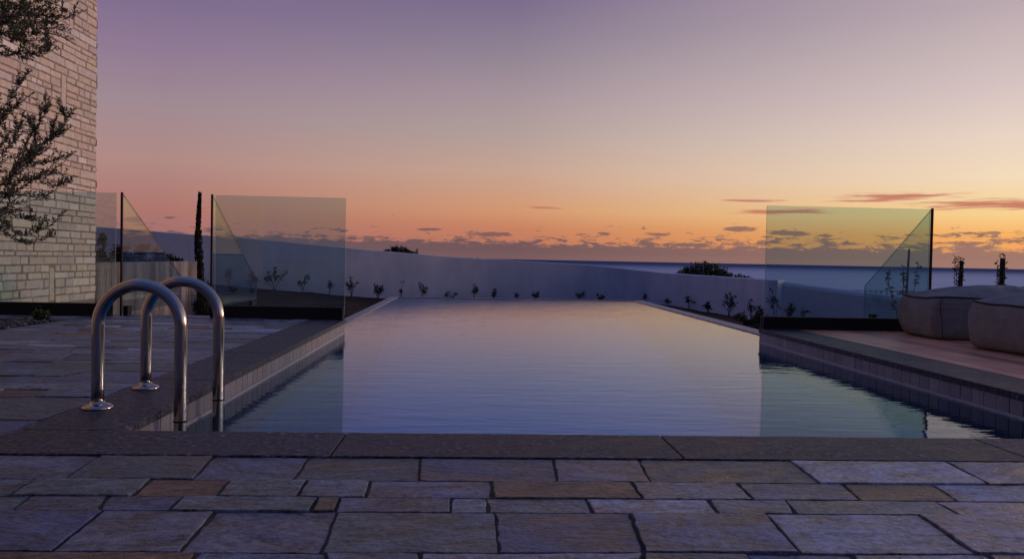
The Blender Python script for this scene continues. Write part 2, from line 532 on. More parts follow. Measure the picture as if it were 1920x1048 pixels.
# the rows nearest the pool, as laid
rows = [
    (2.275, 2.535, [(-1.101, -1.081), (-.765, -.745), (-.482, -.475), (-.147, -.137), (.26, .245), (.526, .507), (1.0, .988), (1.5, 1.475)], 'pdbdnpdlb'),
    (2.112, 2.275, [(-1.156, -1.138), (-.851, -.838), (-.642, -.632), (-.437, -.431), (-.263, -.258), (.062, .063), (.454, .45), (.748, .741), (1.047, 1.028), (1.309, 1.288)], 'ggrgGbRGbRl'),
    (1.992, 2.112, [(-1.082, -1.069), (-.898, -.867), (-.71, -.709), (-.375, -.374), (-.322, -.316), (-.042, -.042), (.049, .05), (.304, .304), (.62, .612), (.824, .807), (1.224, 1.22)], 'gpngRpGGlGgk'),
    (1.716, 1.992, [(-.858, -.842), (-.596, -.586), (-.311, -.3), (.066, .066), (.393, .373), (.73, .706), (1.112, 1.09)], 'nppgnblk'),
]
for y0, y1, js, keys in rows:
    left = random_joints(-4.7, js[0][0] - .3, y1 - y0)
    right = random_joints(js[-1][0] + .33, 6.5, y1 - y0)
    allj = left + js + right
    ks = ''.join(rnd.choice('bnndgpplR') for _ in range(len(left))) + keys
    lay_row(y0, y1, allj, ks, -4.72, 6.6)
y = 1.716
while y > -3.0:
    h = rnd.choice([.13, .16, .2, .25, .28])
    lay_row(y - h, y, random_joints(-4.7, 6.5, h), None, -4.72, 6.6)
    y -= h
# left terrace beside the pool, with a planting pit
PIT = (-4.72, -3.56, 6.37, 7.42)
y = 2.535
while y < 8.22:
    h = min(rnd.choice([.12, .15, .18, .22, .27, .3]), 8.25 - y)
    if 8.25 - (y + h) < .08: h = 8.25 - y
    lo = PIT[1] if (y + h > PIT[2] + .03 and y < PIT[3] - .03) else -4.72
    lay_row(y, y + h, random_joints(lo, XLo, h), None, lo, XLo)
    y += h
patio = pat.build('patio', M['flag'])
tag(patio, 'dark irregular slate paving laid in rough courses round the pool', kind='structure')
mb = MB()
mb.box(-4.74, 6.6, -3.0, 2.535, -.20, -.0048)
mb.box(-4.74, XLo, 2.535, PIT[2], -.20, -.0048)
mb.box(PIT[1], XLo, PIT[2], PIT[3], -.20, -.0048)
mb.box(-4.74, XLo, PIT[3], 8.25, -.45, -.0048)
mb.build('mortar_bed', M['mortar'], patio)

# ------------------------------------------------------------------ pool
pool = empty('pool', (0, 0, 0))
tag(pool, 'long infinity pool with dark granite edges running towards the sea', 'pool', kind='structure')
def gran(rnd):
    f = rnd.uniform(.85, 1.12)
    return (f, f, f * rnd.uniform(1, 1.05), 1)
cp = MB()
T = .032
xs = [-1.53, -.42, .672, 1.80, 3.07]                        # near coping, mitred look at the ends
for a, b in zip(xs, xs[1:]):
    cp.box(a + .0022, b - .0022, 2.540, YF + .012, -T, .002, gran(rnd), ch=.003)
ys = [YF + .012, 4.05, 5.2, 6.35, 7.45, 8.02]
for a, b in zip(ys, ys[1:]):
    cp.box(XLo + .004, XL + .008, a + .0022, b - .0022, -T, .002, gran(rnd), ch=.003)
ys = [YF + .012, 4.1, 5.3, 6.5, 7.66]
for a, b in zip(ys, ys[1:]):
    cp.box(XR - .008, XRo, a + .0022, b - .0022, -T, .002, gran(rnd), ch=.003)
cp.build('coping', M['granite'], pool)
# tiles under the coping
tl = MB()
def tile_col():
    f = rnd.uniform(.82, 1.15)
    return (.24 * f, .225 * f * rnd.uniform(.96, 1.04), .220 * f * rnd.uniform(.95, 1.06), 1)
TP = .105
under = (.035, .05, .06, 1)                                # dark reflection below the waterline, painted into the submerged courses
def tiles_x(xf, sgn, y0, y1):
    y = y0
    while y < y1 - .03:
        e = min(y + TP, y1)
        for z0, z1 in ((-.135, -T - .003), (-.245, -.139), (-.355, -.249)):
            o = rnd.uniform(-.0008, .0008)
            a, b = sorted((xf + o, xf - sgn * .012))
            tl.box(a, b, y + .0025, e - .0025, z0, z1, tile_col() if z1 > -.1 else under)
        y = e
tiles_x(XL, 1, YF, 8.0)
tiles_x(XR, -1, YF, 7.66)
def tiles_y(yf, sgn, x0, x1):
    x = x0
    while x < x1 - .03:
        e = min(x + TP, x1)
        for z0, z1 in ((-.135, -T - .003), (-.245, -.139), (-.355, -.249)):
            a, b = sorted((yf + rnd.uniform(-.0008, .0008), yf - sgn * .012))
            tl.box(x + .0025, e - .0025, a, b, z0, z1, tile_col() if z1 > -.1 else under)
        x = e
tiles_y(YF, 1, XL, XR)
tiles_y(8.0, 1, XLo, XL)
tiles_y(7.66, 1, XR, XRo)
tl.build('edge_tile', M['tile'], pool)
wb = MB()  # added strips carrying the painted waterline reflection
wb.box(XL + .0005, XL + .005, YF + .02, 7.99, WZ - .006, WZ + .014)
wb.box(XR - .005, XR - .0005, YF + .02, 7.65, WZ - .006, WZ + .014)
wb.build('waterline_glint_strip', M['band'], pool)
# basin shell
bs = MB()
def wall_box(x0, x1, y0, y1, z0, z1, mat=0): bs.box(x0, x1, y0, y1, z0, z1, mat=mat)
D = -1.45
wall_box(-2.2, 4.0, 2.2, 7.0, D - .2, D)                           # floor; its far part is shaped to slope up and brighten the water
x0, x1, y1 = FXL - .012, FXR + .012, FY + .012
fv = [(x0, 7.0, D - .2), (x1, 7.0, D - .2), (x1, y1, D - .2), (x0, y1, D - .2), (x0, 7.0, D), (x1, 7.0, D), (x1, y1, -.42), (x0, y1, -.42)]
bs.add(fv, [(3, 2, 1, 0), (4, 5, 6, 7), (0, 1, 5, 4), (1, 2, 6, 5), (2, 3, 7, 6), (3, 0, 4, 7)])
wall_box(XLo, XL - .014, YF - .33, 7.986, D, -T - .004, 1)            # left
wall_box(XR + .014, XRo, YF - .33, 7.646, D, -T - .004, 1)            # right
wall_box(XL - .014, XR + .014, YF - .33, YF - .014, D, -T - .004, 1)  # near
wall_box(FXL - .118, FXL - .012, 8.03, FY + .12, D, WZ - .031)        # far left
wall_box(FXR + .012, FXR + .18, 7.69, FY + .12, D, WZ - .031)        # far right
wall_box(FXL - .012, FXR + .012, FY + .012, FY + .12, D, WZ - .031)  # far end
bs.build('basin', [M['basin'], M['basin_side']], pool)
we = MB()
wz = WZ + .010
def weir(x0, x1, y0, y1):
    we.box(x0, x1, y0, y1, WZ - .03, wz, (1, 1, 1, 1), ch=.006)
yy = 8.03
while yy < FY - .2:
    e = min(yy + 1.2, FY + .14)
    weir(FXL - .135, FXL, yy + .001, e - .001)
    yy = e
yy = 7.69
while yy < FY - .2:
    e = min(yy + 1.2, FY + .14)
    weir(FXR, FXR + .20, yy + .001, e - .001)
    yy = e
xx = FXL
while xx < FXR - .1:
    e = min(xx + 1.2, FXR)
    weir(xx + .001, e - .001, FY, FY + .14)
    xx = e
we.box(FXL - .134, FXL - .119, 8.03, FY + .139, D, WZ - .0305)
we.box(FXR + .181, FXR + .199, 7.69, FY + .139, D, WZ - .0305)
we.box(FXL - .118, FXR + .18, FY + .121, FY + .139, D, WZ - .0305)
we.build('weir_edge', M['weir'], pool)

wm = MB()
def wgrid(x0, x1, y0, y1):
    wm.add([(x0, y0, WZ), (x1, y0, WZ), (x1, y1, WZ), (x0, y1, WZ)], [(0, 1, 2, 3)])
wgrid(XL, XR, YF, 7.66)
wgrid(XL, FXR, 7.66, 8.0)
wgrid(FXL, FXR, 8.0, FY)
tag(wm.build('pool_water', M['water']), 'still violet pool water mirroring the evening sky', kind='structure')

# ------------------------------------------------------------------ right hand timber deck
dk = MB()
x = XRo + .004
while x < 9.2:
    w = .142
    yy = -rnd.uniform(0, 2)
    yy = 2.54
    while yy < 7.78:
        e = min(yy + rnd.uniform(1.1, 2.6), 7.8)
        if 7.8 - e < .5: e = 7.8
        f = rnd.uniform(.55, 1.35)
        dk.box(x + .0045, x + w - .0045, yy + .0015, e - .0015, -.03, .0 + rnd.uniform(-.0015, .001), (.66 * f, .30 * f, .18 * f, 1), ch=.003)
        yy = e
    x += w
deck = dk.build('timber_deck', M['wood'])
tag(deck, 'reddish brown timber deck on the right of the pool', kind='structure')
mb = MB(); mb.box(XRo + .002, 9.2, 2.54, 7.79, -.45, -.032); mb.build('deck_base', M['black'], deck)

# ------------------------------------------------------------------ ground
def soil_z(x, y):
    pts = [(-20, .6), (-8, -.05), (-5.66, -.26), (-4.79, -.33), (-3.89, -.41), (-3.22, -.48), (-2.67, -.54), (0, -.62), (3, -.62), (5.4, -.58), (6.5, -.69), (9, -.85), (20, -1.3)]
    z = pts[0][1]
    for (a, b), (c, d) in zip(pts, pts[1:]):
        if a <= x <= c: z = b + (d - b) * (x - a) / (c - a)
    zn = -.30 if x < 0 else -.24 - .06 * max(0, x - 3.2)
    t = max(0, min(1, (y - 9.5) / 9.5))
    z = zn * (1 - t) + z * t
    return z + .03 * mnoise.noise((x * 1.3, y * 1.3, 2.2)) + .012 * mnoise.noise((x * 6, y * 6, 1.0))
sg = MB()
nx, ny = 220, 140
gx = [-15 + 32 * i / nx for i in range(nx + 1)]
gy = [7.6 + 18.6 * j / ny for j in range(ny + 1)]
sv = [(a, b, soil_z(a, b)) for b in gy for a in gx]
sf = []
for j in range(ny):
    for i in range(nx):
        cx, cy = (gx[i] + gx[i + 1]) / 2, (gy[j] + gy[j + 1]) / 2
        if FXL - .18 < cx < FXR + .25 and cy < FY + .2: continue
        if cx < XLo - .0 and cy < 8.2: continue
        if cx > XRo - .1 and cy < 7.75: continue
        a = j * (nx + 1) + i
        sf.append((a, a + 1, a + nx + 2, a + nx + 1))
sg.add(sv, sf)
tag(sg.build('garden_soil', M['soil'], smooth=True), 'bare brown planting bed between the pool and the white wall', kind='structure')
hg = MB()
hv, hf = [], []
hy = [26, 28, 31, 35, 40, 50, 65, 85, 110, 150]
hx = [-160 + 8 * i for i in range(41)]
for b in hy:
    for a in hx:
        d = (b - 26)
        z = -1.6 - 3.2 * (d / 20.0) - d * .06
        if a < -5: z += min(2.2, (-5 - a) * .06) * max(0, 1 - d / 40)
        hv.append((a, b, max(z, -27) + .25 * mnoise.noise((a * .2, b * .2, 0))))
for j in range(len(hy) - 1):
    for i in range(len(hx) - 1):
        k = j * len(hx) + i
        hf.append((k, k + 1, k + len(hx) + 1, k + len(hx)))
hg.add(hv, hf)
tag(hg.build('hillside', M['hill'], smooth=True), 'scrubby hillside falling to the sea behind the wall', kind='structure')
base = MB()
base.add([(-400, -400, -2.2), (400, -400, -2.2), (400, 27, -2.2), (-400, 27, -2.2)], [(0, 1, 2, 3)])
tag(base.build('ground', M['hill']), 'level ground under the terrace and garden', kind='structure')
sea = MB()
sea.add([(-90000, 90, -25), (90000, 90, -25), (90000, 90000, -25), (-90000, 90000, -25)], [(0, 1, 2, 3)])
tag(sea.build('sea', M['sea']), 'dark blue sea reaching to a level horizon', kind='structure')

# ------------------------------------------------------------------ white garden walls
def catmull(pts, n):
    out = []
    P = [pts[0]] + pts + [pts[-1]]
    for i in range(1, len(P) - 2):
        p0, p1, p2, p3 = [Vector(q) for q in P[i - 1:i + 3]]
        for k in range(n):
            t = k / n
            out.append(0.5 * ((2 * p1) + (-p0 + p2) * t + (2 * p0 - 5 * p1 + 4 * p2 - p3) * t * t + (-p0 + 3 * p1 - 3 * p2 + p3) * t ** 3))
    out.append(Vector(P[-1]))
    return out

def garden_wall(name, pts, bottom, thick, cap, label):
    """pts (x, y, top z); thickness goes away from the pool, rounded cap along the top"""
    ln = catmull(pts, 10)
    w = MB()
    prof = [(0, None), (0, -cap), (cap * .35, -cap * .3), (thick * .4, 0.0), (thick - cap * .3, -cap * .3), (thick, -cap), (thick, None)]
    v, f = [], []
    for i, p in enumerate(ln):
        t = (ln[min(i + 1, len(ln) - 1)] - ln[max(i - 1, 0)]); t.z = 0; t.normalize()
        nrm = Vector((-t.y, t.x, 0))
        for d, dz in prof:
            q = p + nrm * d
            v.append((q.x, q.y, bottom if dz is None else p.z + dz))
    k = len(prof)
    for i in range(len(ln) - 1):
        for j in range(k - 1):
            f.append((i * k + j, (i + 1) * k + j, (i + 1) * k + j + 1, i * k + j + 1))
    f.append(tuple(range(k)))
    f.append(tuple(reversed(range((len(ln) - 1) * k, len(ln) * k))))
    w.add(v, f)
    o = w.build(name, M['stucco'])
    return tag(o, label, 'wall', 'white garden walls')
garden_wall('garden_wall', [(-16.0, 20.7, 1.54), (-9.262, 21, 1.208), (-7.264, 21.2, 1.086), (-5.55, 21.7, .999), (-3.372, 22.6, .829), (-1.551, 23.4, .704), (-.245, 24, .626), (1.017, 24.4, .578),
            (3.406, 24.6, .484), (4.808, 24, .365), (5.591, 22.3, .300), (6.646, 18.8, .266), (6.74, 18.35, .264)], -1.6, .25, .02,
            'long curved white rendered wall sloping down behind the pool')
garden_wall('garden_wall', [(6.82, 18.42, .262), (7.423, 17.9, .163), (8.285, 17.2, .06), (8.801, 16.6, .0), (11.6, 14.6, -.2)], -1.8, .34, .09,
            'shorter white wall with pale rounded top seen through the right glass panel')

# ------------------------------------------------------------------ stone house on the left
house = empty('stone_house', (-4.75, 10.77, 0))
tag(house, 'tall house wall of cream coursed limestone at the left edge', 'house')
st = MB()
rs = random.Random(5)
HX = -4.75
wallmap = lambda u, v, h: (h - 0.0, u - 10.77, v)
reserved = [(9.86, 9.98, 2.20, 2.62), (9.62, 9.74, .05, .40), (8.50, 8.60, 2.28, 2.62), (10.05, 10.16, 3.2, 3.5), (8.9, 9.0, 1.2, 1.5)]
def wall_tint():
    f = rs.uniform(.90, 1.10)
    k = rs.random()
    c = (.64, .535, .455) if k < .62 else (.60, .53, .475) if k < .85 else (.72, .65, .59)
    return (c[0] * f, c[1] * f * rs.uniform(.97, 1.03), c[2] * f * rs.uniform(.94, 1.05), rs.random())
def wall_stone(u0, u1, v0, v1):
    g = .0055
    poly = rough_quad(u0, u1, u0 + rs.uniform(-.004, .004), u1 + rs.uniform(-.004, .004), v0, v1, rs, g)
    st.slab(poly, rs.uniform(-.005, .007), -.03, rs.uniform(.005, .010), wallmap, wall_tint())
z = 0.0
while z < 6.0:
    h = rs.choice([.055, .065, .075, .085, .095, .105])
    wob = rs.uniform(-.003, .003)
    spans = [(3.0, 10.77)]
    for (u0, u1, v0, v1) in reserved:
        if v0 < z + h * .6 and v1 > z + h * .4:
            ns = []
            for a, b in spans:
                if b <= u0 or a >= u1: ns.append((a, b))
                else:
                    if u0 - a > .03: ns.append((a, u0))
                    if b - u1 > .03: ns.append((u1, b))
            spans = ns
    for a, b in spans:
        u = a
        while u < b - 1e-3:
            L = rs.uniform(.12, .40) * (1.15 if h > .085 else .95)
            e = u + L
            if b - e < .09: e = b + (rs.uniform(-.006, .007) if b > 10.7 else 0)
            wall_stone(u, e, z, z + h)
            u = e
    z += h
for (u0, u1, v0, v1) in reserved:
    wall_stone(u0, u1, v0 - .02, v1 + .02)
st.build('wall_stones', M['stone'], house)
mb = MB()
mb.box(-7.0, -.008, -14.0, -.004, -.45, 6.0)  # core extended out of view to block sky on the left
mb.build('wall_core', M['wallmortar'], house)

# ------------------------------------------------------------------ concrete retaining wall behind the gate
cw = MB()
a, b = Vector((-4.78, 11.3, 0)), Vector((-3.955, 12.2, 0))
t = (b - a).normalized(); nn = Vector((-t.y, t.x, 0))
a2 = a - t * .5
v = []
for p, zt in ((a2, .452), (b, .489)):
    for d, zz in ((0, -.6), (0, zt - .008), (.008, zt), (.18, zt), (.188, zt - .008), (.188, -.6)):
        q = p + nn * d
        v.append((q.x, q.y, zz))
f = [(j, 6 + j, 7 + j, j + 1) for j in range(5)] + [tuple(range(6)), tuple(reversed(range(6, 12)))]
cw.add(v, f)
tag(cw.build('concrete_wall', M['concrete']), 'low board-marked grey concrete wall beyond the gate opening', 'wall')

# ------------------------------------------------------------------ glass balustrade
def pane_mesh(poly, axis, c, th):
    """flat glass slab; poly in (u, z); axis 'x': u runs along x at y=c; axis 'y': u runs along y at x=c"""
    g = MB()
    mp = (lambda u, z, h: (u, c + h, z)) if axis == 'x' else (lambda u, z, h: (c + h, u, z))
    n = len(poly)
    v = [mp(u, z, -th / 2) for u, z in poly] + [mp(u, z, th / 2) for u, z in poly]
    fr, bk = tuple(range(n)), tuple(reversed(range(n, 2 * n)))
    if axis == 'y': fr, bk = tuple(reversed(fr)), tuple(reversed(bk))
    g.add(v, [fr, bk], mat=0)
    sides = [(j, n + j, n + (j + 1) % n, (j + 1) % n) for j in range(n)]
    if axis == 'y': sides = [tuple(reversed(s)) for s in sides]
    g.add(v, sides, mat=1)
    return g

def glass_panel(x0, x1, y, bx0, bx1, label):
    o = empty('glass_balustrade', ((x0 + x1) / 2, y, 0))
    tag(o, label, 'glass panel', 'glass balustrade panels')
    ox = (x0 + x1) / 2
    pane_mesh([(x0 - ox, .05), (x1 - ox, .05), (x1 - ox, 1.157), (x0 - ox, 1.157)], 'x', 0, .0135).build('pane', [M['glass'], M['edge']], o)
    c = MB()
    c.box(bx0 - ox, bx1 - ox, -.045, -.009, .003, .118, ch=.002)
    c.box(bx0 - ox, bx1 - ox, .009, .045, .003, .118, ch=.002)
    c.build('base_channel', M['black'], o)
    return o
glass_panel(-4.70, -3.345, YGL, -4.70, -3.385, 'glass balustrade panel between the stone house and the gate opening')
glass_panel(-2.425, -1.205, YGL, -2.44, -1.215, 'clear glass balustrade panel beside the left pool edge')
glass_panel(2.755, 4.325, YGR, 2.735, 4.33, 'glass balustrade panel on the timber deck right of the pool')

def wing(x, y, L, ztop, zend, label):
    o = empty('glass_wing', (x, y, 0))
    tag(o, label, 'glass panel', 'sloping glass wing panels')
    pn = pane_mesh([(.016, .03), (L, .03), (L, zend), (.016, ztop)], 'y', 0, .0135).build('pane', [M['glass'], M['edge']], o)
    p = MB()
    p.box(-.008, .008, -.010, .014, -.3, ztop + .012, ch=.003)
    p.build('post', M['black'], o)
    for yc in (.15, L - .2):
        b = MB()
        b.box(-.022, .022, yc - .05, yc + .05, -.02, .09, ch=.003)
        b.build('clamp', M['black'], pn)
    return o
wing(-3.305, 8.03, 1.62, 1.155, .34, 'sloping glass wing on the house side of the gate opening')
wing(-2.468, 8.03, 1.66, 1.155, .30, 'sloping glass wing between gate opening and left pool panel')
wing(4.365, 7.73, 1.31, 1.158, .39, 'sloping glass wing beside the beige pouf on the deck')

# ------------------------------------------------------------------ pool handrails
def handrail(xo, xi, y, zt, label):
    o = empty('handrail', (xo, y, 0))
    tag(o, label, 'handrail', 'pool handrails')
    r = .0235
    half = (xi - xo) / 2
    zc = zt - r - half
    pts = [(0, 0, .0)] + [(0, 0, zc * k / 4) for k in range(1, 4)]
    for k in range(0, 41):
        an = math.pi - math.pi * k / 40
        pts.append((half + half * math.cos(an), 0, zc + half * math.sin(an)))
    pts += [(2 * half, 0, zc - .1), (2 * half, 0, .0), (2 * half, 0, -.3), (2 * half, 0, -.8)]
    t = MB(); t.tube(pts, r, 32)
    tube = t.build('tube', M['steel'], o, smooth=True)
    fl = MB()
    fl.lathe([(.056, 0.002), (.058, .006), (.055, .013), (.045, .018), (.034, .0215), (.028, .024), (.0262, .030), (.0236, .033)], seg=48)
    fl.build('flange', M['steel'], o, smooth=True)
    j = MB()
    j.lathe([(.0237, -.003), (.0252, -.002), (.0252, .003), (.0237, .004)], (2 * half, 0, -.045), 32)
    j.build('joint_ring', M['black'], tube, smooth=True)
    return o
handrail(-1.436, -1.122, 3.28, .505, 'nearer polished steel hoop handrail at the pool corner')
handrail(-1.441, -1.124, 3.77, .505, 'farther polished steel hoop handrail behind the first one')

# ------------------------------------------------------------------ poufs
def pouf(x, y, rz, a, b, zs, dome, crease, seed, label):
    o = empty('pouf', (x, y, .003), rz)
    tag(o, label, 'pouf', 'beige fabric poufs on the deck')
    NU = 160
    def plan(th, k=1.0, e=9.0):
        c, s = math.cos(th), math.sin(th)
        r = (abs(c) ** e + abs(s) ** e) ** (-1 / e)
        return a * r * c * k, b * r * s * k
    rng = random.Random(seed)
    def corner(th):
        return abs(math.sin(2 * th)) ** 8
    side = [(0, .90), (.01, .955), (.04, .985), (.10, 1.004), (.17, 1.012), (.24, 1.008), (.29, .998), (zs / 1.0 - .02, .985), (zs, .972)]
    v, f = [], []
    def ring(fn):
        for i in range(NU):
            th = 2 * math.pi * i / NU
            v.append(fn(th))
    def zseam(th):
        return .018 * mnoise.noise((math.cos(th) * 1.5, math.sin(th) * 1.5, seed)) + .012 * corner(th)
    def sidepoint(th, z, k):
        px, py = plan(th, k)
        t = z / zs
        fold = .028 * mnoise.noise((th * 7 + seed, z * 3, 0)) * math.sin(math.pi * t) * (.35 + corner(th) * 1.6)
        sag = .010 * mnoise.noise((th * 2.3, z * 5, seed * 1.7))
        kk = 1 + (fold + sag) / max(a, b)
        return (px * kk, py * kk, z + zseam(th) * t)
    for z, k in side:
        ring(lambda th: sidepoint(th, z, k))
    for q in range(1, 16):
        k = 1 - q / 16
        def top(th):
            px, py = plan(th, .972 * k, 9.0 - 6.0 * (1 - k))
            zz = zs + zseam(th) * k + dome * (1 - k ** 2.1)
            if crease is not None:
                zz -= .035 * math.exp(-((px - crease + .12 * py) / .055) ** 2) * (1 - k ** 3)
            zz += .016 * mnoise.noise((px * 4, py * 4, seed)) * (1 - k ** 4)
            zz += .010 * mnoise.noise((th * 5, k * 1.5, seed + 3)) * math.sin(math.pi * (1 - k)) * 1.2
            return (px, py, zz)
        ring(top)
    nr = len(side) + 15
    for i in range(nr - 1):
        for j in range(NU):
            f.append((i * NU + j, i * NU + (j + 1) % NU, (i + 1) * NU + (j + 1) % NU, (i + 1) * NU + j))
    f.append(tuple(range((nr - 1) * NU, nr * NU)))
    f.append(tuple(reversed(range(NU))))
    m = MB(); m.add(v, f)
    body = m.build('cushion_body', M['pouf'], o, smooth=True)
    pp = [sidepoint(2 * math.pi * i / NU, zs, .978) for i in range(NU)] 
    pp.append(pp[0]); pp.append(pp[1])
    pi_ = MB(); pi_.tube(pp, .0065, 8, cap=False)
    pi_.build('piping', M['piping'], body, smooth=True)
    for q in range(4):
        sm = MB()
        th = math.pi / 4 + q * math.pi / 2
        sm.tube([sidepoint(th, zz, kk + .003) for zz, kk in side[1:]], .0025, 6)
        sm.build('corner_seam', M['piping'], body, smooth=True)
    return o
pouf(4.70, 7.10, R(-3), .80, .36, .345, .115, .12, 3.0, 'low grey beige pouf beside the right glass panel, partly hidden')
pouf(4.62, 5.86, R(7), .78, .50, .345, .125, None, 9.0, 'nearer grey beige pouf cut by the right edge of the photo')

# ------------------------------------------------------------------ gravel bed and its weed
gv = MB()
rg = random.Random(8)
for i in range(1500):
    px, py = rg.uniform(PIT[0], PIT[1] + .02), rg.uniform(PIT[2], PIT[3])
    if px > PIT[1] - .02 - .12 * abs(mnoise.noise((py * 3, 1, 0))): continue
    r = rg.uniform(.012, .030)
    c = rg.choice([(.05, .055, .07), (.08, .08, .09), (.035, .04, .05), (.16, .16, .17), (.07, .065, .06)])
    vs, fs = [], []
    rz, sx, sy, sz = rg.uniform(0, 6.28), rg.uniform(.8, 1.3), rg.uniform(.6, 1), rg.uniform(.45, .75)
    zz = -.005 + rg.uniform(0, .012)
    for lv, (rr, hz) in enumerate(((.0, -1), (.8, -.5), (1, .15), (.62, .8), (0, 1))):
        n = 1 if rr == 0 else 6
        for k in range(n):
            an = 2 * math.pi * k / 6 + rz
            jx = rr * r * rg.uniform(.85, 1.15)
            vs.append((px + math.cos(an) * jx * sx, py + math.sin(an) * jx * sy, zz + hz * r * sz))
    for k in range(6):
        k2 = (k + 1) % 6
        fs += [(0, 1 + k2, 1 + k), (1 + k, 1 + k2, 7 + k2, 7 + k), (7 + k, 7 + k2, 13 + k2, 13 + k), (13 + k, 13 + k2, 19)]
    gv.add(vs, fs, (*c, 1))
gravel = gv.build('gravel', M['pebble'])
tag(gravel, 'bed of dark pebbles at the foot of the olive tree', 'gravel', kind='stuff')
mb = MB(); mb.box(PIT[0], PIT[1], PIT[2], PIT[3], -.20, -.012); mb.build('gravel_base', M['mortar'], gravel)

# ------------------------------------------------------------------ vegetation
def gcol(rg, base=(.045, .062, .030), v=.35):
    f = rg.uniform(1 - v, 1 + v)
    return (base[0] * f * rg.uniform(.9, 1.15), base[1] * f, base[2] * f * rg.uniform(.85, 1.15), 1)

def plant(name, loc, h, w, label, cat, seed, stems=3, leafL=.045, group=None, base=(.030, .042, .022), bare=.3, dens=1.0, tufts=None):
    """young shrub: a few thin stems that fork, each tip and the upper stem carry leaf clusters"""
    o = empty(name, loc)
    tag(o, label, cat, group)
    rg = random.Random(seed)
    s, l = MB(), MB()
    for k in range(stems):
        an = rg.uniform(0, 2 * math.pi)
        hh = h * (1.0 if k == 0 else rg.uniform(.5, .95))
        lean = w * rg.uniform(.25, 1.0) * (.5 if k == 0 else 1)
        # spread mostly sideways so that separate stems show
        dx, dy = math.cos(an) * lean, math.sin(an) * lean * .6
        p0 = Vector((0, 0, -.02))
        p3 = Vector((dx, dy, hh))
        pm = (p0 + p3) * .5 + Vector((rg.uniform(-.03, .03), rg.uniform(-.03, .03), 0)) + Vector((-dx * .15, -dy * .15, 0))
        pts = [p0, pm, p3]
        s.tube(pts, [.007, .0055, .003], 5)
        tips = [(pm.lerp(p3, u), 1) for u in (.35, .7, 1.0)] if rg.random() < .7 else [(p3, 1), (pm, .8)]
        br = rg.randint(1, 3)
        for _ in range(br):
            q = p0.lerp(pm, rg.uniform(.5, 1)) if rg.random() < .4 else pm.lerp(p3, rg.uniform(0, .7))
            e = q + Vector((rg.uniform(-1, 1) * w * .6, rg.uniform(-1, 1) * w * .4, rg.uniform(.05, .3) * h))
            s.tube([q, (q + e) * .5 + Vector((0, 0, -.01)), e], [.0045, .004, .0025], 5)
            tips.append((e, 1))
        for q, sc in tips:
            if q.z < bare * h: continue
            R_ = leafL * rg.uniform(.7, 1.3)
            for _ in range(int(20 * dens)):
                d = Vector((rg.gauss(0, 1), rg.gauss(0, 1), rg.gauss(.35, .8)))
                if d.length < .01: continue
                d.normalize()
                st_ = q + Vector((rg.gauss(0, 1), rg.gauss(0, 1), rg.gauss(0, 1))) * R_ * .45
                l.leaf(st_, d, leafL * rg.uniform(.6, 1.2), leafL * rg.uniform(.35, .6), gcol(rg, base), rg)
    s.build('stem', M['bark'], o)
    l.build('foliage', M['leaf'], o)
    return o

SG = 'young shrubs along the white wall'
shrubs = [        # x, y, z of the tip, spread, stems
    (-6.051, 21.12, 0.216, 0.2, 3, 'small dark shrub seen through the sloping glass wing'),
    (-5.561, 21.26, 0.157, 0.2, 4, 'dark shrub just right of the sloping glass wing edge'),
    (-5.017, 21.49, 0.272, 0.28, 5, 'broad forked shrub, largest behind the left glass panel'),
    (-4.358, 21.77, 0.074, 0.21, 3, 'open vase-shaped shrub in the middle of the left glass panel'),
    (-3.731, 22.03, -0.073, 0.12, 3, 'slim shrub just inside the right edge of the left glass panel'),
    (-3.169, 22.26, 0.043, 0.2, 5, 'tall ragged shrub immediately right of the left glass panel'),
    (-2.525, 22.55, -0.138, 0.2, 5, 'rounded shrub at the tip of the soil bank by the pool'),
    (-1.906, 22.83, -0.063, 0.15, 2, 'two-stemmed shrub above the far left pool corner'),
    (-1.34, 23.08, -0.119, 0.18, 3, 'forked shrub with a low tuft behind the far pool edge'),
    (-0.58, 23.44, -0.356, 0.18, 3, 'very low spreading shrub behind the far pool edge'),
    (0.06, 23.69, -0.157, 0.15, 3, 'upright shrub with one side branch under the low bush tip'),
    (0.629, 23.88, -0.276, 0.12, 3, 'short twin-tufted shrub behind the far pool edge centre'),
    (1.298, 24.02, -0.377, 0.06, 1, 'tiny single tuft behind the middle of the far pool edge'),
    (1.92, 24.08, -0.338, 0.15, 3, 'low loose shrub right of the tiny single tuft'),
    (3.209, 24.19, -0.273, 0.2, 4, 'wide dark shrub, fullest behind the far pool edge'),
    (3.738, 24.04, -0.367, 0.14, 3, 'low shrub right beside the wide dark one'),
    (4.936, 23.2, -0.294, 0.11, 2, 'small leaning shrub at the far right pool corner'),
    (5.335, 22.32, -0.409, 0.11, 2, 'tiny shrub right of the far right pool corner'),
    (5.674, 21.45, -0.29, 0.14, 3, 'shrub with a curling twig left of the wall bush'),
    (5.692, 19.74, -0.326, 0.14, 4, 'dense small shrub under the bush topping the wall'),
    (5.924, 18.85, -0.054, 0.2, 5, 'tall bushy shrub with drooping side twig before the wall'),
    (6.128, 17.9, -0.176, 0.12, 3, 'narrow upright shrub left of the right glass panel'),
    (6.191, 17.57, -0.307, 0.1, 3, 'low shrub touching the left edge of the right glass panel'),
    (6.334, 17.04, 0.093, 0.18, 3, 'tallest shrub behind the right glass panel, leaning right'),
    (6.578, 16.86, -0.204, 0.12, 3, 'short tufted shrub behind the right glass panel'),
    (6.775, 16.7, -0.301, 0.11, 2, 'lowest shrub behind the right glass panel'),
]
for i, (x, y, h, w, n, lab) in enumerate(shrubs):
    zg = soil_z(x, y)
    plant('shrub', (x, y, zg), max(.12, h - zg - .02), w, lab, 'shrub', 100 + i * 7, n, .050, SG, bare=.45, dens=.8)
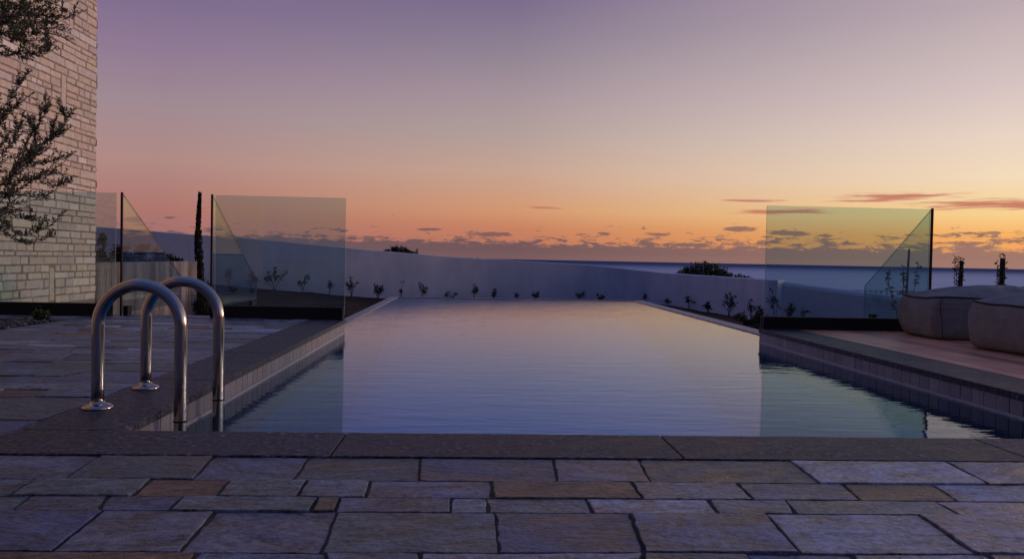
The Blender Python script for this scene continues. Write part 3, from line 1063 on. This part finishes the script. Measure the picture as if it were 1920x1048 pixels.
for x, y, h, w, sd, lab in [(-3.75, 13.6, .20, .22, 911, 'low dark mound of foliage on the soil behind the sloping wing'), (-3.05, 12.2, .13, .20, 912, 'flat dark plant low behind the left glass panel'),
                            (-2.35, 13.2, .16, .16, 913, 'low ragged plant on the bank behind the left glass panel'), (4.35, 12.6, .22, .24, 914, 'leafy dark clump on the soil left of the right glass panel')]:
    plant('shrub', (x, y, soil_z(x, y)), h, w, lab, 'shrub', sd, 9, .05, SG, dens=1.6, bare=0)
# low dark ground plants along the right hand bed
plant('shrub', (3.72, 10.6, soil_z(3.72, 10.6)), .10, .12, 'low rounded plant on the soil beside the right pool edge', 'shrub', 901, 6, .04, dens=1.6, bare=0)
plant('weed', (-3.70, 7.36, .0), .07, .07, 'small green weed at the corner of the pebble bed', 'plant', 77, 5, .035, base=(.09, .12, .045), bare=.1)

# hedge plants behind the concrete wall
for i, (x, y, h, w, lab) in enumerate([
        (-5.62, 13.0, .80, .14, 'tall narrow hedge shrub next to the stone house corner'),
        (-5.32, 13.05, .68, .20, 'open hedge shrub with bare tip behind the glass by the house'),
        (-5.02, 13.0, .70, .16, 'dense hedge shrub in the middle behind the concrete wall'),
        (-4.80, 12.95, .64, .14, 'upright hedge shrub just left of the last one'),
        (-4.62, 13.05, .55, .20, 'rightmost hedge shrub with loose outer twigs')]):
    plant('hedge_shrub', (x, y, soil_z(x, y)), h - soil_z(x, y) - .03, w, lab, 'shrub', 400 + i * 13, 11, .06, 'hedge shrubs behind the concrete wall', bare=.12, dens=2.6, base=(.024, .038, .019))

def bush(name, loc, rx, ry, h, n, L, label, seed, base=(.030, .042, .022)):
    """wide bush: many short upright sprays spread over a mound"""
    o = empty(name, loc); tag(o, label, 'bush')
    rg = random.Random(seed)
    s, l = MB(), MB()
    for i in range(n):
        u = rg.uniform(-1, 1); w = rg.uniform(-1, 1)
        hh = h * max(.12, (1 - abs(u) ** 1.7)) * rg.uniform(.6, 1.05)
        p = Vector((u * rx, w * ry, -.3))
        q = Vector((u * rx * 1.05 + rg.uniform(-.06, .06), w * ry, hh))
        s.tube([p, (p + q) * .5, q], [.006, .005, .002], 4)
        for k in range(26):
            t = rg.uniform(.35, 1.0)
            b = p.lerp(q, t)
            d = Vector((rg.gauss(0, .7), rg.gauss(0, .7), rg.uniform(.1, 1.2)))
            l.leaf(b, d, L * rg.uniform(.6, 1.2), L * rg.uniform(.25, .45), gcol(rg, base), rg)
    s.build('stem', M['bark'], o)
    l.build('foliage', M['leaf'], o)
    return o
bush('bush', (7.35, 26.0, .08), 1.02, .5, .56, 260, .085, 'large dark bush showing above the white wall before the sea', 21)
bush('bush', (8.12, 24.8, .10), .40, .3, .17, 50, .07, 'small bush trailing right of the large one above the wall', 22)
bush('bush', (-2.38, 27.0, .73), .46, .25, .22, 80, .085, 'low spiky bush above the white wall, left of centre', 23)
bush('bush', (-1.80, 27.0, .70), .07, .1, .20, 7, .06, 'tiny tuft right of the low spiky bush above the wall', 26)
bush('bush', (0.02, 26.0, .56), .40, .12, .075, 30, .045, 'flat dark tuft on the wall top where the horizon begins', 24)

# cypress and the ivy mound at its foot
cy = empty('cypress_tree', (-4.18, 13.0, -.3))
tag(cy, 'slender dark columnar cypress at the end of the concrete wall', 'tree')
rc = random.Random(31)
t, l = MB(), MB()
t.tube([(0, 0, -.1), (.01, 0, .6), (0, 0, 1.2), (-.01, 0, 1.72)], [.022, .018, .012, .004], 7)
for i in range(2600):
    z = .12 + 1.68 * rc.random() ** .9
    tt = (z - .1) / 1.72
    rad = .066 * (math.sin(math.pi * min(1, .25 + tt * .72)) ** .8) * (1 - .55 * tt) * (1 + .35 * mnoise.noise((z * 5, 0, 1)))
    an = rc.uniform(0, 6.283)
    rr = rad * math.sqrt(rc.random())
    p = Vector((math.cos(an) * rr + .014 * math.sin(z * 4) - .012 * tt, math.sin(an) * rr, z))
    l.leaf(p, Vector((math.cos(an) * .35, math.sin(an) * .35, 1)), rc.uniform(.035, .075), rc.uniform(.010, .02), gcol(rc, (.030, .036, .020)), rc)
t.build('trunk', M['bark'], cy); l.build('crown', M['leaf'], cy)
bush('bush', (-3.98, 12.4, -.32), .26, .26, .52, 120, .07, 'dark bushy mound at the foot of the cypress', 33)

# saplings with stakes behind the right hand wing
SP = 'saplings behind the poufs'
def sapling(x, y, zb, h, spread, label, seed, n=3, L=.05):
    o = empty('sapling', (x, y, zb)); tag(o, label, 'tree', SP)
    rg = random.Random(seed)
    s, l = MB(), MB()
    for k in range(n):
        sx = spread * (-1 + 2 * k / max(1, n - 1)) if n > 1 else 0
        top = h * rg.uniform(.82, 1.0)
        pts = [Vector((0, 0, 0)), Vector((sx * .35, .02, top * .45)), Vector((sx * .9, .0, top * .75)), Vector((sx, .01, top))]
        s.tube(pts, [.008, .006, .004, .0025], 5)
        for _ in range(38):
            t = rg.uniform(.3, 1)
            i = min(2, int(t * 3)); b = pts[i].lerp(pts[i + 1], t * 3 - i)
            l.leaf(b, Vector((rg.gauss(0, 1), rg.gauss(0, .6), rg.gauss(.2, .6))), L * rg.uniform(.6, 1.2), L * .42, gcol(rg, (.035, .048, .024)), rg)
    s.build('trunk', M['bark'], o); l.build('crown', M['leaf'], o)
def stake(x, y, zb, zt, w, lean, label):
    o = MB()
    o.tube([(0, 0, zb - zt), (lean * .5, 0, (zb - zt) * .5), (lean, 0, 0)], [w, w, w * .95], 8)
    tag(o.build('wooden_stake', M['stake'], loc=(x, y, zt)), label, 'stake', 'stakes beside the saplings')
sapling(6.10, 11.5, -.5, 1.24, .22, 'leafy forked sapling seen through the right glass wing', 51, 3, .07)
stake(6.14, 11.52, -.5, .86, .017, .045, 'thin tree stake seen through the right glass wing')
sapling(6.88, 11.46, -.55, 1.33, .06, 'sparse sapling left of the middle stake above the poufs', 52, 5, .05)
stake(6.935, 11.52, -.55, .71, .029, .02, 'middle dark stake standing above the first pouf')
sapling(7.50, 11.46, -.6, 1.44, .06, 'twiggy sapling clinging to the thick right stake', 53, 6, .05)
stake(7.535, 11.52, -.6, .755, .036, .02, 'thick dark stake farthest right above the poufs')

# white railing by the shore
rl = empty('railing', (13.0, 24.0, -1.2)); tag(rl, 'low white picket railing in front of the sea', 'railing')
mb = MB(); mb.box(-3.0, 3.5, -.02, .02, 1.075, 1.10); mb.build('rail_bar', M['rail'], rl)
for k in range(40):
    mb = MB(); xx = -2.9 + k * .165
    mb.box(xx - .02, xx + .02, -.018, .018, 0, 1.075); mb.build('picket', M['rail'], rl)

# ------------------------------------------------------------------ olive tree
ol = empty('olive_tree', (-4.35, 6.85, -.02))
tag(ol, 'olive tree with drooping leafy branches in front of the stone house', 'tree')
ro = random.Random(77)
O = Vector((-4.35, 6.85, -.02))
tr, lf = MB(), MB()
tr.tube([(0, 0, -.1), (.02, .0, .35), (-.03, .02, .75), (.0, 0, 1.15)], [.075, .06, .052, .045], 10)
hub = Vector((0, 0, 1.12))
def limb(p, q, r0, r1, bend=.06):
    mid = (p + q) * .5 + Vector((ro.uniform(-bend, bend), ro.uniform(-bend, bend), ro.uniform(0, bend)))
    tr.tube([p, p.lerp(mid, .5) + (mid - (p + q) * .5) * .5, mid, mid.lerp(q, .5), q], [r0, r0 * .85, (r0 + r1) / 2, r1 * 1.2, r1], 6)
def leafy(pts, spacing=.016, L=.046, start=0.0):
    pts = [Vector(p) for p in pts]
    tr.tube(pts, [.0042 - .0028 * i / (len(pts) - 1) for i in range(len(pts))], 4)
    tot = sum((b - a).length for a, b in zip(pts, pts[1:]))
    run = 0
    for a, b in zip(pts, pts[1:]):
        d = (b - a); Ls = d.length
        if Ls < 1e-5: continue
        d.normalize()
        n = max(1, int(Ls / spacing))
        for k in range(n):
            t = (run + Ls * k / n) / tot
            if t < start: continue
            p = a.lerp(b, k / n)
            for sgn in (1, -1):
                if ro.random() < .12: continue
                side = d.cross(Vector((ro.uniform(-.6, .6), -1, ro.uniform(-.6, .6)))).normalized() * sgn
                dr = d * ro.uniform(.45, 1.1) + side * ro.uniform(.5, 1.0) + Vector((0, ro.uniform(-.5, .5), ro.uniform(-.1, .35)))
                c = gcol(ro, (.078, .094, .050), .4) if ro.random() < .72 else gcol(ro, (.16, .175, .125), .25)
                lf.leaf(p, dr, L * ro.uniform(.6, 1.15) * (1 - .3 * t), L * ro.uniform(.24, .36), c, ro)
        run += Ls
def spray(path, y):
    """a hand-placed twig: path in (x, z) metres, y its distance, with short side twigs"""
    P = [Vector((px, y + ro.uniform(-.06, .06), pz)) - O for px, pz in path]
    leafy(P)
    for a, b in zip(P, P[1:]):
        for _ in range(3):
            q = a.lerp(b, ro.uniform(.1, .9))
            d = (b - a).normalized()
            e = q + d * ro.uniform(.04, .09) + Vector((ro.uniform(-.06, .06), ro.uniform(-.12, .12), ro.uniform(-.03, .10)))
            leafy([q, (q + e) * .5, e])
droop = [[(-3.78, .81), (-3.57, .69), (-3.45, .66), (-3.28, .74)], [(-3.73, .86), (-3.49, .72), (-3.37, .76), (-3.27, .83)], [(-3.82, .97), (-3.61, .89), (-3.49, .85), (-3.39, .87)]]
up = [[(-3.78, 1.1), (-3.45, 1.18), (-3.29, 1.1), (-3.2, 1.13)], [(-3.69, 1.12), (-3.45, 1.26), (-3.29, 1.32), (-3.14, 1.35)], [(-3.65, 1.12), (-3.41, 1.41), (-3.31, 1.49), (-3.23, 1.55)],
      [(-3.65, 1.18), (-3.47, 1.47), (-3.39, 1.66), (-3.35, 1.74), (-3.3, 1.73)], [(-3.57, 1.22), (-3.37, 1.43), (-3.25, 1.57), (-3.2, 1.66), (-3.24, 1.7)], [(-3.69, 1.3), (-3.55, 1.51), (-3.56, 1.61)],
      [(-3.78, 1.47), (-3.67, 1.68), (-3.59, 1.8), (-3.54, 1.93)], [(-3.78, 1.59), (-3.65, 1.7), (-3.55, 1.75)], [(-3.61, 1.18), (-3.45, 1.34), (-3.43, 1.53), (-3.48, 1.63)],
      [(-3.78, 1.3), (-3.65, 1.47), (-3.69, 1.84)], [(-3.61, 1.05), (-3.37, 1.22), (-3.25, 1.23)], [(-3.69, 1.01), (-3.45, 1.05), (-3.29, 1.01)], [(-3.53, 1.3), (-3.33, 1.45), (-3.29, 1.61)]]
topc = [[(-3.82, 2.17), (-3.65, 2.11), (-3.45, 2.14), (-3.27, 2.2)], [(-3.78, 2.3), (-3.49, 2.26), (-3.25, 2.3)], [(-3.78, 2.38), (-3.45, 2.38), (-3.24, 2.37)], [(-3.78, 2.46), (-3.45, 2.5), (-3.19, 2.48)],
        [(-3.78, 2.55), (-3.49, 2.63), (-3.21, 2.57)], [(-3.73, 2.21), (-3.53, 2.1), (-3.41, 2.13)], [(-3.73, 2.3), (-3.45, 2.19), (-3.31, 2.18)], [(-3.69, 2.42), (-3.41, 2.44), (-3.27, 2.42)]]
for grp in (droop, up, topc):
    for p in grp: spray(p, 6.7)
# the mass of the crown: two tiers of foliage with a gap between them, mostly left of the frame
def mass(cx, cz, rx, rz, n, xmax_fn, L=(.16, .3)):
    for i in range(n):
        an = ro.uniform(0, 6.283); rr = math.sqrt(ro.random())
        x, z = cx + rx * rr * math.cos(an), cz + rz * rr * math.sin(an)
        if x > xmax_fn(z): continue
        yy = 6.75 + ro.uniform(-.42, .42)
        p = Vector((x, yy, z)) - O
        d = Vector((ro.uniform(-.3, 1), ro.uniform(-.6, .6), ro.uniform(-.25, 1))).normalized()
        e = p + d * ro.uniform(*L)
        leafy([p, (p + e) * .5 + Vector((0, 0, .015)), e])
mass(-3.95, 1.18, .55, .36, 75, lambda z: -3.48 - .35 * abs(z - 1.12))
mass(-3.62, 2.42, .30, .26, 75, lambda z: -3.36)
mass(-4.15, 2.45, .6, .45, 95, lambda z: -3.4)
mass(-4.55, 1.5, .5, .7, 80, lambda z: -4.0)
for q in [(-3.80, 6.72, 1.05), (-3.72, 6.68, .92), (-3.78, 6.75, 1.45), (-3.85, 6.7, 2.2), (-3.8, 6.72, 2.45), (-4.7, 6.9, 2.2), (-4.8, 6.6, 1.5), (-4.3, 7.1, 2.4), (-4.0, 6.5, 1.8)]:
    limb(hub, Vector(q) - O, .03, .008)
tr.build('trunk', M['bark'], ol, smooth=True)
lf.build('crown', M['leaf'], ol)

# ------------------------------------------------------------------ evening sky
def world():
    w = bpy.data.worlds.new('World')
    S.world = w
    w.use_nodes = True
    nt = NT(w.node_tree)
    out = nt.n('ShaderNodeOutputWorld')
    bg = nt.n('ShaderNodeBackground')
    tc = nt.n('ShaderNodeTexCoord').outputs['Generated']
    sp = nt.n('ShaderNodeSeparateXYZ'); nt.put(sp.inputs[0], tc)
    X, Y, Z = sp.outputs
    el = nt.m('MULTIPLY', nt.m('ARCSINE', Z), 57.29578)
    az = nt.m('MULTIPLY', nt.m('ARCTAN2', X, Y), 57.29578)
    t = nt.m('DIVIDE', el, 30.0, clamp=True)
    st = lambda L: [(e / 30.0, rgb(*c)) for e, c in L]
    Lr = nt.ramp(t, st([(0, (160, 105, 108)), (2.9, (173, 119, 110)), (5.8, (176, 138, 133)), (9.2, (160, 138, 146)), (12.7, (143, 121, 147)), (15.5, (127, 109, 143)), (30, (100, 92, 132))]))
    Cr = nt.ramp(t, st([(0, (180, 108, 88)), (2.17, (201, 131, 99)), (3.3, (211, 151, 113)), (6.0, (199, 164, 146)), (8.6, (178, 159, 155)), (11.1, (166, 147, 155)), (13.9, (144, 131, 147)), (17, (124, 109, 140)), (30, (100, 92, 132))]))
    Rr = nt.ramp(t, st([(0, (238, 150, 80)), (2.0, (248, 178, 100)), (3.2, (249, 210, 142)), (5.4, (244, 219, 187)), (7.9, (233, 211, 196)), (10.9, (213, 194, 193)), (13.1, (201, 183, 184)), (15.2, (188, 170, 177)), (30, (130, 122, 150))]))
    fL = nt.mr(az, -20, 2.8, 0, 1, False)
    fR = nt.mr(az, 2.8, 33.3, 0, 1, False)
    col = nt.mix(fR, nt.mix(fL, Lr, Cr), Rr)
    # afterglow where the sun went down, to the right of the view
    g = nt.m('MULTIPLY', nt.mr(az, 34, 62), nt.mr(az, 85, 125, 1, 0))
    g = nt.m('ADD', 1.0, nt.m('MULTIPLY', nt.m('MULTIPLY', g, nt.mr(el, 0, 28, 1, 0)), 1.0))
    col = nt.mix(1.0, col, nt.xyz(g, g, g), 'MULTIPLY')
    col = nt.mix(nt.mr(el, 17, 65), col, rgb(82, 100, 150))
    back = nt.m('MULTIPLY', nt.mr(nt.m('ABSOLUTE', nt.m('SUBTRACT', az, 22)), 70, 135), nt.mr(el, 35, 80, 1, 0))
    col = nt.mix(back, col, rgb(51, 66, 116))
    # cloud bank along the horizon
    nz = nt.noise(nt.xyz(nt.m('MULTIPLY', az, .80), nt.m('MULTIPLY', el, 3.2), 3.7), 1.0, 8, .70, .4)
    thr = nt.n('ShaderNodeFloatCurve')
    nt.put(thr.inputs['Value'], nt.m('DIVIDE', el, 6.0, clamp=True))
    cv = thr.mapping.curves[0]
    pts = [(0, .05), (.10, .22), (.19, .44), (.27, .555), (.36, .615), (.46, .67), (.6, .76), (1, .9)]
    cv.points[0].location = pts[0]; cv.points[1].location = pts[-1]
    for p in pts[1:-1]: cv.points.new(*p)
    thr.mapping.update()
    lump = nt.m('MULTIPLY', fR, nt.m('MULTIPLY', nt.mr(el, 1.0, 1.6), nt.mr(el, 2.2, 3.0, .075, 0)))       # bigger puffs towards the glow
    dens = nt.mr(nt.m('ADD', nt.m('SUBTRACT', nz, thr.outputs[0]), lump), -.02, .10)
    def blobs(L, soft):
        acc = None
        for a0, e0, sa, se in L:
            da = nt.m('DIVIDE', nt.m('SUBTRACT', az, a0), sa)
            de = nt.m('DIVIDE', nt.m('SUBTRACT', el, e0), se)
            mm = nt.m('EXPONENT', nt.m('MULTIPLY', nt.m('ADD', nt.m('MULTIPLY', da, da), nt.m('MULTIPLY', de, de)), -1.0))
            acc = mm if acc is None else nt.m('MAXIMUM', acc, mm)
        return acc
    puff = blobs([(17.9, 2.30, 1.5, .20), (21.2, 2.02, 1.7, .20), (23.3, 1.90, .8, .16), (12.6, 1.85, 1.2, .18), (32.8, 2.12, .8, .14), (31.2, 1.35, 1.0, .14), (-19.6, 2.2, .55, .10), (-3.0, 1.9, 1.2, .12), (1.2, 1.7, 2.2, .22), (9.0, 1.9, .6, .10)], 1)
    pd = nt.mr(nt.m('ADD', puff, nt.m('MULTIPLY', nt.m('MULTIPLY', nt.m('SUBTRACT', nz, .5), 2.6), nt.mr(puff, .02, .2))), .38, .72)
    dens = nt.m('MULTIPLY', dens, nt.mr(el, 2.6, 3.6, 1, 0))
    dens = nt.m('MAXIMUM', dens, nt.m('MULTIPLY', pd, .85))
    ccol = nt.mix(fR, rgb(106, 84, 90), rgb(152, 117, 108))
    ccol = nt.mix(nt.mr(el, .8, 2.2, 0, .55), ccol, nt.mix(fR, rgb(112, 86, 88), rgb(120, 92, 92)))
    ccol = nt.mix(nt.mr(el, .15, .6, .35, 0), ccol, nt.mix(fR, rgb(128, 98, 100), rgb(160, 124, 116)))
    front = nt.mr(nt.m('ABSOLUTE', az), 70, 110, 1, 0)
    col = nt.mix(nt.m('MULTIPLY', nt.m('MULTIPLY', dens, .93), front), col, ccol)
    # rose streaks
    n2 = nt.noise(nt.xyz(nt.m('MULTIPLY', az, .42), nt.m('MULTIPLY', el, 6.5), 9.1), 1.0, 5, .6, .2)
    sk = blobs([(20.3, 3.42, 3.6, .20), (33.5, 3.80, 5.6, .34), (27.5, 4.38, 3.8, .26), (18.5, 4.15, 2.0, .10), (4.8, 3.55, 1.2, .10), (25.5, 4.1, 2.0, .10)], 1)
    sd = nt.mr(nt.m('ADD', sk, nt.m('MULTIPLY', nt.m('SUBTRACT', n2, .5), 2.0)), .25, 1.0)
    col = nt.mix(nt.m('MULTIPLY', nt.m('MULTIPLY', sd, nt.mr(sk, .05, .35)), .90), col, nt.mix(fR, rgb(190, 122, 104), rgb(196, 112, 96)))
    nt.put(bg.inputs[0], col)
    bg.inputs[1].default_value = 1.0
    nt.t.links.new(bg.outputs[0], out.inputs[0])
world()

sun = bpy.data.lights.new('sun', 'SUN')
sun.energy = 1.6
sun.angle = R(14)
sun.color = (1.0, .66, .54)
so = bpy.data.objects.new('sun', sun)
COL.objects.link(so)
d = Vector((-math.sin(R(66)) * math.cos(R(2.2)), -math.cos(R(66)) * math.cos(R(2.2)), -math.sin(R(2.2))))
so.rotation_euler = d.to_track_quat('-Z', 'Y').to_euler()

# ------------------------------------------------------------------ camera
cam = bpy.data.cameras.new('camera')
cam.sensor_width = 36.0
cam.lens = 1561.0 / 1920.0 * 36.0
cam.clip_start, cam.clip_end = 0.05, 200000.0
co = bpy.data.objects.new('camera', cam)
COL.objects.link(co)
co.matrix_world = Matrix.Translation((0, 0, .61)) @ Matrix.Rotation(R(-2.78), 4, 'Z') @ Matrix.Rotation(R(90 - 1.402), 4, 'X') @ Matrix.Rotation(math.atan(.0195), 4, 'Z')
S.camera = co

S.view_settings.view_transform = 'Standard'
S.view_settings.look = 'None'
S.view_settings.exposure = 0
S.view_settings.gamma = 1
S.render.engine = 'CYCLES'
S.cycles.use_denoising = True
S.cycles.max_bounces = 10
S.cycles.transparent_max_bounces = 24
S.cycles.caustics_reflective = False
